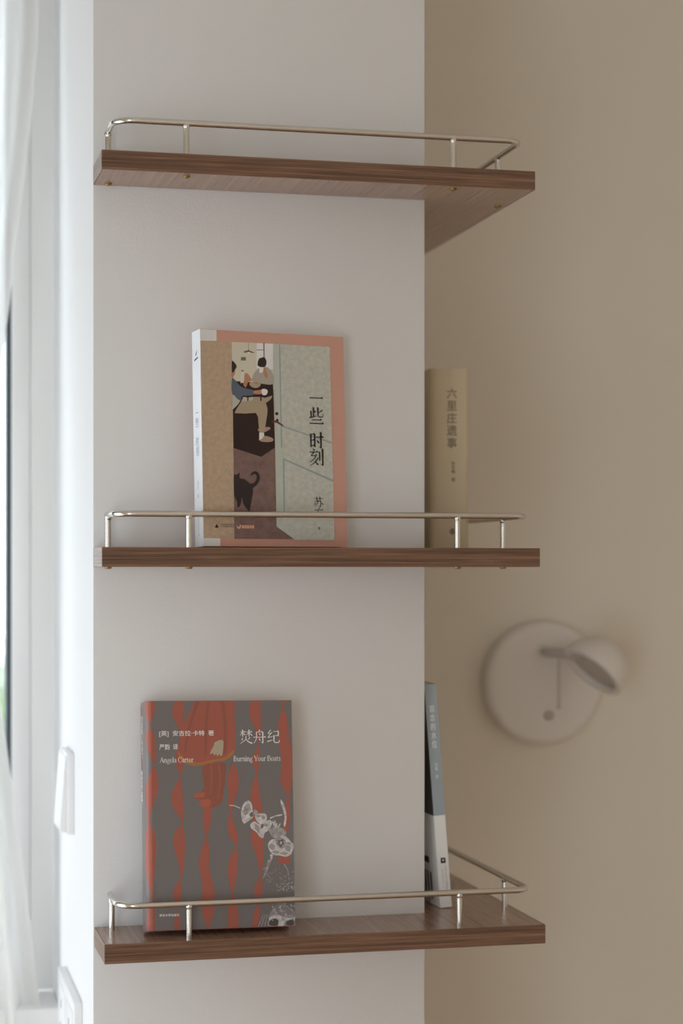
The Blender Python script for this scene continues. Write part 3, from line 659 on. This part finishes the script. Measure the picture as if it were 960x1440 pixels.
LAT = {   # serif letters: advance width, strokes (x-height 46, capital 70)
 'A': (60, P([(6, 0), (30, 70)], 4, 4) + P([(29, 70), (53, 0)], 11, 11) + P([(15, 24), (44, 24)], 4, 4) + P([(-2, 1), (15, 1)], 3, 3) + P([(42, 1), (64, 1)], 3, 3)),
 'B': (52, P([(12, 0), (12, 70)], 11, 11) + P([(2, 68.5), (28, 68.5), (40, 54), (28, 38), (12, 37)], 4, 4) + P([(33, 66), (40, 54), (33, 40)], 6, 6) + P([(28, 37), (46, 20), (28, 1.5), (2, 1.5)], 4, 4) + P([(38, 34), (46, 19), (36, 3)], 7, 7)),
 'C': (56, P([(50, 52), (40, 68), (26, 69), (8, 50), (8, 22), (24, 1), (42, 4), (52, 20)], 4, 4) + P([(14, 58), (8, 36), (13, 12)], 9, 9) + P([(50, 70), (50, 50)], 4, 3)),
 'Y': (56, P([(6, 69), (30, 32)], 11, 10) + P([(52, 69), (32, 34)], 4, 4) + P([(30, 36), (30, 0)], 10, 10) + P([(-2, 69), (18, 69)], 3, 3) + P([(42, 69), (60, 69)], 3, 3) + P([(20, 1), (42, 1)], 3, 3)),
 'a': (40, P([(6, 36), (14, 45), (26, 44), (29, 34)], 5, 7) + P([(29, 36), (29, 6), (38, 3)], 9, 5) + P([(28, 27), (10, 22), (5, 11), (12, 2), (24, 5), (29, 12)], 5, 5)),
 'e': (40, P([(7, 24), (36, 26), (30, 44), (18, 46), (6, 32), (6, 16), (16, 1), (28, 2), (37, 11)], 4, 5) + P([(9, 38), (6, 24), (10, 8)], 8, 8)),
 'g': (40, P([(20, 45), (7, 32), (18, 16), (31, 30), (20, 45)], 5, 5) + P([(30, 42), (40, 45)], 5, 6) + P([(12, 18), (8, 6), (32, 2), (36, -10), (20, -20), (4, -12), (10, 2)], 5, 5)),
 'i': (20, P([(10, 0), (10, 45)], 9, 9) + P([(2, 44), (10, 44)], 4, 4) + P([(1, 1), (19, 1)], 3, 3) + P([(10, 57), (10, 68)], 10, 10)),
 'l': (20, P([(10, 0), (10, 72)], 9, 9) + P([(2, 71), (10, 71)], 4, 4) + P([(1, 1), (19, 1)], 3, 3)),
 'n': (44, P([(10, 0), (10, 45)], 9, 9) + P([(2, 44), (10, 44)], 4, 4) + P([(10, 34), (20, 45), (32, 40), (34, 0)], 5, 10) + P([(1, 1), (19, 1)], 3, 3) + P([(26, 1), (43, 1)], 3, 3)),
 'o': (42, P([(20, 46), (6, 34), (6, 13), (20, 0), (34, 12), (34, 34), (20, 46)], 5, 5) + P([(9, 38), (6, 24), (9, 8)], 7, 7) + P([(32, 38), (35, 24), (32, 8)], 7, 7)),
 'r': (32, P([(10, 0), (10, 45)], 9, 9) + P([(2, 44), (10, 44)], 4, 4) + P([(10, 32), (20, 45), (30, 41)], 5, 9) + P([(1, 1), (21, 1)], 3, 3)),
 's': (32, P([(28, 36), (20, 46), (8, 42), (8, 30), (24, 20), (27, 8), (16, 0), (4, 6), (3, 14)], 5, 5) + P([(9, 34), (24, 18)], 8, 8)),
 't': (28, P([(12, 58), (12, 10), (24, 2)], 8, 5) + P([(2, 45), (25, 45)], 4, 4)),
 'u': (44, P([(10, 45), (10, 10), (20, 1), (32, 10)], 9, 5) + P([(33, 45), (33, 0)], 9, 9) + P([(2, 44), (10, 44)], 4, 4) + P([(25, 44), (33, 44)], 4, 4) + P([(33, 1), (43, 1)], 3, 3)),
 ' ': (18, []),
}
def flat_mesh(name, polys, m, parent, matrix):
    bm = bmesh.new()
    for p in polys:
        try: bm.faces.new([bm.verts.new((x, y, 0)) for x, y in p])
        except ValueError: pass
    for f in bm.faces:
        if f.normal.z < 0: f.normal_flip()
    me = bpy.data.meshes.new(name); bm.to_mesh(me); bm.free()
    return link(name, me, parent, (m,), matrix)
def han(name, key, cx, cy, w, h, m, parent, base):
    """one big serif character centred at (cx, cy) of the print plane"""
    polys = [[((x - 50) / 100 * w + cx, (y - 48) / 100 * h + cy) for x, y in p] for p in HAN[key]]
    return flat_mesh(name, polys, m, parent, base)
def latin(name, s, x0, x1, y, m, parent, base, track=0.96):
    polys = []; pen = 0
    for ch in s:
        a, st = LAT[ch]
        polys += [[(x + pen, yy) for x, yy in p] for p in st]; pen += a * track
    k = (x1 - x0) / pen
    return flat_mesh(name, [[(x0 + x * k, y + yy * k * 1.02) for x, yy in p] for p in polys], m, parent, base)
def text(name, body, cx, cy, w, h, m, parent, base, bold=0.0, spacing=1.0):
    """small type fitted into a w x h box centred at (cx, cy); w or h may be None"""
    c = bpy.data.curves.new(name, 'FONT'); c.body = body; c.align_x = 'CENTER'; c.offset = bold; c.space_line = spacing
    c.resolution_u = 2
    t = bpy.data.objects.new(name, c); col.objects.link(t)
    dg = bpy.context.evaluated_depsgraph_get(); dg.update()
    me = bpy.data.meshes.new_from_object(t.evaluated_get(dg))
    bpy.data.objects.remove(t); bpy.data.curves.remove(c)
    xs = [v.co.x for v in me.vertices]; ys = [v.co.y for v in me.vertices]
    bw, bh = max(xs) - min(xs), max(ys) - min(ys)
    sx = w / bw if w else h / bh; sy = h / bh if h else sx
    mx, my = (max(xs) + min(xs)) / 2, (max(ys) + min(ys)) / 2
    for v in me.vertices: v.co = ((v.co.x - mx) * sx + cx, (v.co.y - my) * sy + cy, 0)
    me.materials.clear()
    return link(name, me, parent, (m,), base)
def art(name, data, W, Hh, colours, parent, base, step=1.5e-5, round_r=0.0):
    mats = list(colours); bm = bmesh.new(); idx = []
    for i, (c, sm, flat) in enumerate(data):
        pts = [(flat[k] / 1e4 * W, flat[k + 1] / 1e4 * Hh) for k in range(0, len(flat), 2)]
        if sm: pts = smooth_loop(pts, 4)
        pts = [(min(max(x, .0002), W - .0002), min(max(y, .0002), Hh - .0002)) for x, y in pts]
        f = bm.faces.new([bm.verts.new((x, y, step * (i + 1))) for x, y in pts])
        f.material_index = mats.index(c)
        f.normal_update()
        if f.normal.z < 0: f.normal_flip()
    if round_r:                         # the print follows the cover round the spine edge
        bmesh.ops.triangulate(bm, faces=bm.faces)
        for k in range(1, 11):
            bmesh.ops.bisect_plane(bm, geom=list(bm.verts) + list(bm.edges) + list(bm.faces), plane_co=(round_r * k / 10, 0, 0), plane_no=(1, 0, 0))
        for v in bm.verts:
            if v.co.x < round_r: v.co.z -= round_r - math.sqrt(max(round_r ** 2 - (round_r - v.co.x) ** 2, 0)) - .00012
    me = bpy.data.meshes.new(name); bm.to_mesh(me); bm.free()
    return link(name, me, parent, [colours[c] for c in mats], base)

def ink(name, rgb, rough=0.55): return mat('ink_' + name, print_colour(*rgb), rough, spec=0.3)

def page_block(parent, a, b): return box('page_block', a, b, PAGES, parent)
def u_profile(sx, sy, r, th, spine_left=True, n=6):
    """plan outline of a wrapped cover, spine on the left (-X) side, covers on -Y and +Y"""
    out = [(sx, 0)] + arc(r, r, r, 1.5 * PI, PI, n) + arc(r, sy - r, r, PI, .5 * PI, n) + [(sx, sy)]
    q = max(r - th, .0001)
    inn = [(sx, sy - th)] + arc(r, sy - r, q, .5 * PI, PI, n) + arc(r, r, q, PI, 1.5 * PI, n) + [(sx, th)]
    return out + inn

# --- pink paperback with the cafe picture, middle shelf
W1, H1, T1 = .1507, .2076, .0217
yaw, lean = .2044, .0462
bk = tag(thing('book', (.0982, -.0622, ZM + T1 * math.sin(lean) + .0003), (-lean, 0, yaw)), 'pink bordered paperback with a cafe picture, leaning on the middle shelf', 'book', group='books on the pillar shelves')
PINK = ink('pink_border', (162, 119, 102)); SPW = ink('white_paper', (178, 173, 168))
box('front_cover', (.0004, 0, 0), (W1, .0006, H1), PINK, bk)
box('back_cover', (.0004, T1 - .0006, 0), (W1, T1, H1), PINK, bk)
box('spine', (-.0003, 0, 0), (.0004, T1, H1), SPW, bk, bevel=.0003, seg=2)
page_block(bk, (.0005, .0007, .0004), (W1 - .001, T1 - .0007, H1 - .0004))
C1 = {k: ink(k, v) for k, v in dict(white=(176, 169, 162), panes=(182, 174, 167), cream=(168, 157, 138), line=(70, 60, 52), dark=(38, 25, 20), grey=(138, 127, 114), lampc=(78, 70, 54), green=(88, 90, 72), hair=(46, 31, 27), skin=(150, 101, 76), bottle=(172, 163, 146), blue=(74, 78, 84), plate=(142, 122, 100), chair=(150, 143, 130), shoe=(138, 112, 96), khaki=(137, 118, 95), cat=(40, 30, 28), red=(84, 42, 34), black=(30, 26, 24), pinkm=(176, 124, 103), dline=(118, 125, 122)).items()}
C1['tan'] = mat('ink_tan_brushwork', print_colour(153, 130, 105), .55, mottle=((200, 200, 30), .9, print_colour(139, 114, 93)))
C1['floor'] = mat('ink_floor_brushwork', print_colour(104, 80, 71), .55, mottle=((120, 120, 30), .8, print_colour(86, 62, 55)))
C1['door'] = mat('ink_door_brushwork', print_colour(158, 152, 137), .55, mottle=((220, 220, 45), .95, print_colour(141, 138, 127)))
C1['doorb'] = mat('ink_door_edge_brushwork', print_colour(150, 149, 134), .55, mottle=((90, 90, 30), .5, print_colour(140, 140, 128)))
pl = Matrix.Translation((0, -.00005, 0)) @ FRONT
art('cover_picture', COVER_CAFE, W1, H1, C1, bk, pl)
top = Matrix.Translation((0, -.0012, 0)) @ FRONT
BLK = C1['black']
for nm, key, u, v, w, h in (('title_character', 'one', .7932, .7006, .0158, .0150), ('title_character', 'some', .7937, .6179, .0158, .0172), ('title_character', 'hour', .7905, .5013, .0158, .0165), ('title_character', 'carve', .7883, .4226, .0158, .0165), ('author_character', 'su', .7961, .2112, .0098, .0100), ('author_character', 'fang', .7975, .1610, .0098, .0100)):
    han(nm, key, u * W1, v * H1, w, h, BLK, bk, top)
text('author_note', '著', .7965 * W1, .087 * H1, .0030, .0030, BLK, bk, top)
text('publisher_line', '广西师范大学出版社', .1555 * W1 + .0013, .0915 * H1, .0140, .0017, BLK, bk, top)
text('publisher_line', 'GUANGXI NORMAL UNIVERSITY PRESS', .1555 * W1 + .0013, .1010 * H1, .0140, .0012, BLK, bk, top)
sd = Matrix.Translation((-.00045, 0, 0)) @ SIDE
GRY = ink('spine_grey', (120, 124, 128))
cy = -T1 / 2
text('spine_title', '一\n些\n\n时\n刻', cy, H1 * .52, .0075, .042, GRY, bk, sd, spacing=.9)
text('spine_author', '苏\n方\n\n著', cy, H1 * .265, .0034, .0165, GRY, bk, sd)
flat_mesh('spine_mark', [[(cy - .0022, H1 * .886), (cy + .001, H1 * .9), (cy + .0026, H1 * .912), (cy + .0018, H1 * .893), (cy - .0008, H1 * .883)], [(cy - .005, H1 * .867), (cy + .005, H1 * .876), (cy + .005, H1 * .869), (cy - .005, H1 * .860)]], BLK, bk, sd)
flat_mesh('spine_mark', [[(cy - .0002, H1 * .07), (cy + .0002, H1 * .07), (cy + .0002, H1 * .135), (cy - .0002, H1 * .135)], [(cy - .0009, H1 * .052), (cy + .0009, H1 * .052), (cy, H1 * .066)]], GRY, bk, sd)

# --- grey and red hardback, lowest shelf
W2, H2_, T2 = .1428, .2160, .034
yaw, lean, roll = .004, .126, .010
bk = tag(thing('book', (.0440, -.0630, ZB + T2 * math.sin(lean) + W2 * math.sin(roll) + .0005)), 'grey hardback with wavy red stripes and white flowers, on the lowest shelf', 'book', group='books on the pillar shelves')
bk.rotation_mode = 'YXZ'; bk.rotation_euler = (-lean, roll, yaw)
JG = mat('jacket_grey', print_colour(88, 80, 76), .36, bump=(1500, .25), mottle=((900, 900, 900), .5, print_colour(99, 89, 84)))
bm = bmesh.new(); add_prism(bm, u_profile(W2, T2, .0068, .0006, n=14), 0, H2_); obj('dust_jacket', bm, JG, bk, 0.7)
REDB = mat('board_red', print_colour(130, 68, 52), .6)
bm = bmesh.new(); add_prism(bm, [(x * .994 + .0007, y * .965 + .0007) for x, y in u_profile(W2, T2, .0066, .0025)], -.0005, H2_ + .0002); obj('case_boards', bm, REDB, bk, 0.7)
page_block(bk, (.004, .0034, .002), (W2 - .004, T2 - .0034, H2_ - .003))
C2 = {k: mat('jacket_' + k, print_colour(*v), .5, bump=(1500, .25)) for k, v in dict(red=(130, 68, 53), orange=(138, 86, 44), redd=(117, 64, 49), redo=(140, 71, 49), bone=(140, 124, 102), fv=(122, 113, 108), fd=(84, 77, 73), fd2=(102, 93, 89), fdd=(62, 55, 53)).items()}
C2['fl'] = mat('jacket_petal_light', print_colour(172, 162, 155), .5, mottle=((230, 230, 230), .75, print_colour(120, 111, 106)))
C2['fm'] = mat('jacket_petal_mid', print_colour(138, 128, 122), .5, mottle=((300, 300, 300), .9, print_colour(92, 84, 80)))
art('cover_picture', COVER_STRIPES, W2, H2_, C2, bk, pl, 4e-6, .0068)
top2 = Matrix.Translation((0, -.0012, 0)) @ FRONT
WHT = ink('white_lettering', (205, 198, 192))
for key, u in (('burn', .6803), ('boat', .7729), ('era', .8699)):
    han('title_character', key, u * W2, .8385 * H2_, .0127, .0128, WHT, bk, top2)
text('author_line', '[英]  安吉拉·卡特  著', .2763 * W2, .8553 * H2_, .0528, .0060, WHT, bk, top2, bold=.012)
text('translator_line', '严韵  译', .1548 * W2, .7975 * H2_, .0180, .0056, WHT, bk, top2, bold=.012)
latin('author_line', 'Angela Carter', .0926 * W2, .3215 * W2, .7286 * H2_, WHT, bk, top2)
latin('title_line', 'Burning Your Boats', .5917 * W2, .9163 * W2, .7300 * H2_, WHT, bk, top2)
text('publisher_line', '南京大学出版社', .1505 * W2, .0645 * H2_, .0190, .0026, WHT, bk, top2, bold=.02)
sd2 = Matrix.Translation((-.0002, 0, 0)) @ SIDE
flat_mesh('spine_stripe', [smooth_loop([(-.0325, H2_ - .0005), (-.026, H2_ * .97), (-.029, H2_ * .86), (-.025, H2_ * .74), (-.029, H2_ * .62), (-.031, H2_ * .58), (-.031, H2_ * .99)])], C2['red'], bk, sd2)
sd3 = Matrix.Translation((-.0004, 0, 0)) @ SIDE
text('spine_author', '安\n吉\n拉\n·\n卡\n特\n著', -.0205, H2_ * .845, .0052, .041, WHT, bk, sd3, bold=.02)
text('spine_title', '焚\n舟\n纪', -.0235, H2_ * .63, .0075, .03, WHT, bk, sd3, bold=.02)

# --- thick beige book deep on the middle shelf's side wing
T3, D3, H3 = 0.0430, .14, 0.1925
bk = tag(thing('book', (.3676, .095, ZM + .0003)), 'thick plain beige book upright on the middle shelf, partly hidden by the pillar', 'book', group='books on the pillar shelves')
BEI = mat('beige_cloth', print_colour(155, 138, 111), .7, bump=(1200, .2))
turn = Matrix(((0, 1, 0, 0), (1, 0, 0, 0), (0, 0, 1, 0), (0, 0, 0, 1)))       # swap X and Y: spine to the front
bm = bmesh.new(); add_prism(bm, [(y, x) for x, y in u_profile(D3, T3, .007, .0008)], 0, H3); obj('cover', bm, BEI, bk, 0.7)
page_block(bk, (.002, .003, .001), (T3 - .002, D3 - .002, H3 - .001))
top3 = Matrix.Translation((0, -.0003, 0)) @ FRONT
TXT = ink('beige_book_lettering', (104, 91, 73))
text('spine_title', '六\n里\n庄\n遗\n事', .0229, .1400, .0115, .0640, TXT, bk, top3, bold=.012, spacing=1.12)
text('spine_author', '东\n东\n枪\n\n著', .0245, .0832, .0046, .0215, TXT, bk, top3, bold=.012)
flat_mesh('spine_mark', [smooth_loop([(.0200, .0194), (.0236, .0158), (.0272, .0194), (.0238, .0230)])], TXT, bk, top3)

# --- slim grey and white book leaning on the lowest shelf's side wing
T4, D4, H4 = .0128, .14, .2290
tilt = .0758
bk = tag(thing('book', (.3688 - T4 * math.cos(tilt), .0212, ZB + .0003 + T4 * math.sin(tilt)), (0, -tilt, .030)), 'slim grey book with a white paper band, tilted against the pillar', 'book', group='books on the pillar shelves')
bk.rotation_euler = (0, -tilt, .022)
bk.location = (.3688 - T4 * math.cos(tilt), .0212, ZB + .0003)
DKC = mat('dark_cover', print_colour(58, 54, 50), .5); SLG = mat('slate_grey_cover', print_colour(122, 126, 126), .55); BANDW = ink('paper_band_white', (196, 191, 190))
bm = bmesh.new(); add_prism(bm, [(y, x) for x, y in u_profile(D4, T4, .0012, .0006)], 0, H4); obj('cover', bm, DKC, bk, 0.7)
box('spine', (.0002, -.00015, 0), (T4 - .0002, .0003, H4), SLG, bk)
page_block(bk, (.0008, .0014, .0004), (T4 - .0008, D4 - .001, H4 - .0004))
bm = bmesh.new(); add_prism(bm, [(y * 1.03 - .0002, x - .0003) for x, y in u_profile(D4 - .001, T4, .0012, .0002)], 0, .0945); obj('paper_band', bm, BANDW, bk, 0.7)
t4 = Matrix.Translation((0, -.0006, 0)) @ FRONT
LTX = ink('pale_grey_lettering', (176, 172, 164))
text('spine_title', '观\n念\n的\n水\n位', .0064, .1855, .0058, .0435, LTX, bk, t4, bold=.015, spacing=1.12)
text('spine_author', '刘\n瑜\n\n著', .0066, .1405, .0032, .0160, LTX, bk, t4, bold=.015)
flat_mesh('spine_mark', [[(.0040, .0455), (.0092, .0455), (.0092, .0510), (.0040, .0510)]], BLK, bk, t4)
flat_mesh('spine_mark', [[(.0052, .0500), (.0066, .0470), (.0080, .0500), (.0066, .0490)]], BANDW, bk, Matrix.Translation((0, -.0007, 0)) @ FRONT)
text('publisher_line', '江\n苏\n文\n艺\n出\n版\n社', .0088, .0305, .0020, .0260, GRY, bk, t4)
text('publisher_line', 'JIANGSU PRESS', .0052, .0300, .0010, .0200, GRY, bk, t4)
s4 = Matrix.Translation((-.0008, 0, 0)) @ SIDE
flat_mesh('cover_mark', [[(-.062, .0425), (-.025, .0425), (-.025, .0490), (-.062, .0490)]], BLK, bk, s4)
flat_mesh('cover_mark', [[(-x - .0045, .006), (-x, .006), (-x, .034), (-x - .0045, .034)] for x in (.020, .030, .040, .050)], C1['line'], bk, s4)

# ---------------------------------------------------------------- round wall lamp
def on_wall(x, y, z): return Vector((x, y, EYE + z))
lp = tag(thing('wall_lamp', (.6125, PD, EYE - .1437)), 'off-white round wall lamp with a tilted dome shade, switched off', 'lamp')
Rb, dep = .0785, .026
prof = [(0, 0), (Rb, 0), (Rb, dep - .010)] + [(Rb - .010 + .010 * math.cos(a), dep - .010 + .010 * math.sin(a)) for a in [PI / 2 * i / 6 for i in range(1, 7)]] + [(0, dep)]
bm = bmesh.new(); add_lathe(bm, prof, 64); obj('base_plate', bm, LAMPM, lp, 0.6, axis_matrix((0, 0, 0), (0, -1, 0)))
loc = lambda x, y, z: (x - .6125, y - PD, z + .1437)
rim_c = Vector(loc(.6505, .358, -.1252))
ca, sa = math.cos(.2337), math.sin(.2337)
rt, fw = Vector((ca, -sa, 0)), Vector((sa, ca, 0))
opening = (rt * -.640 + Vector((0, 0, 1)) * -.740 - fw * .30).normalized()
arm_a = Vector(loc(.608, PD - dep, -.1039)); arm_b = rim_c - opening * .012 + rt * -.018 + Vector((0, 0, .010))
bm = bmesh.new(); add_tube(bm, [arm_a, arm_a + Vector((.001, -.022, -.001)), arm_a.lerp(arm_b, .55) + Vector((0, -.008, 0)), arm_b], .0062, 16); obj('arm', bm, LAMPI, lp, 0.9)
bm = bmesh.new(); add_lathe(bm, [(.0085, 0), (.0085, .004), (.0062, .006), (0, .006)], 20); obj('arm_collar', bm, LAMPM, lp, 0.6, axis_matrix(arm_a, (0, -1, 0)))
Rd = .0425
outer = [(Rd * math.sin(a), -Rd * math.cos(a)) for a in [PI / 2 * i / 14 for i in range(15)]]
inner = [((Rd - .003) * math.sin(a), -(Rd - .003) * math.cos(a)) for a in [PI / 2 * i / 14 for i in range(14, -1, -1)]]
bm = bmesh.new(); add_lathe(bm, outer + [(Rd, .002), (Rd - .001, .003), (Rd * .82, .003), (Rd * .80, .001), (Rd * .80, -.004), (Rd - .003, -.006)] + inner[2:], 48); sh = obj('lamp_shade', bm, LAMPM, lp, 0.8, axis_matrix(rim_c, opening))
bm = bmesh.new(); add_lathe(bm, [(0, -.004), (Rd * .78, -.004), (Rd * .795, -.005), (Rd * .78, -.008), (0, -.008)], 40); obj('diffuser', bm, LAMPI, lp, 0.6, axis_matrix(rim_c, opening))
bm = bmesh.new(); add_tube(bm, [loc(.6181, .392, -.112), loc(.6181, .392, -.170)], .0017, 8); add_tube(bm, [loc(.6181, .392, -.170), loc(.6181, .392, -.174)], 0.0022, 8); obj('pull_rod', bm, LAMPI, lp, 0.9)
bm = bmesh.new(); add_lathe(bm, [(0, 0), (.0062, 0), (.0062, .004), (.0050, .005), (.0036, .0036), (0, .0036)], 24); obj('switch_knob', bm, LAMPI, lp, 0.5, axis_matrix(loc(.6162, PD - dep, -.1845), (0, -1, 0)))

# ---------------------------------------------------------------- switch and socket on the pillar's window side
sw = tag(thing('light_switch', (0, .187, EYE - .283)), 'white rocker light switch on the pillar side', 'switch')
box('back_plate', (-.0080, 0, 0), (0, .086, .086), PLASTIC, sw, bevel=.0008)
bm = bmesh.new()
vs = [bm.verts.new(v) for y in (.003, .083) for v in ((-.0079, y, .083), (-.0079, y, .002), (-.0150, y, .0035), (-.0092, y, .083))]
for q in ((0, 1, 2, 3), (7, 6, 5, 4), (0, 4, 5, 1), (1, 5, 6, 2), (2, 6, 7, 3), (3, 7, 4, 0)): bm.faces.new([vs[i] for i in q])
bmesh.ops.recalc_face_normals(bm, faces=bm.faces)
bmesh.ops.bevel(bm, geom=list(bm.edges), offset=.0006, segments=2, affect='EDGES')
obj('rocker', bm, PLASTIC, sw, 0.6)
so = tag(thing('wall_socket', (0, .100, EYE - .529)), 'white double socket plate low on the pillar side, near the sill', 'socket')
box('back_plate', (-.0088, 0, 0), (0, .186, .0865), PLASTIC, so, bevel=.001)
for k in range(2):
    f = box('socket_face', (-.0096, .012 + .088 * k, .012), (-.0087, .086 + .088 * k, .0745), PLASTIC, so, bevel=.0004)
    for dy, dz, sy, sz in ((.037, .044, .002, .009), (.026, .018, .002, .008), (.048, .018, .002, .008)):
        box('slot', (-.0099, .012 + .088 * k + dy - sy / 2, .012 + dz - sz / 2), (-.0095, .012 + .088 * k + dy + sy / 2, .012 + dz + sz / 2), SLOT, f)
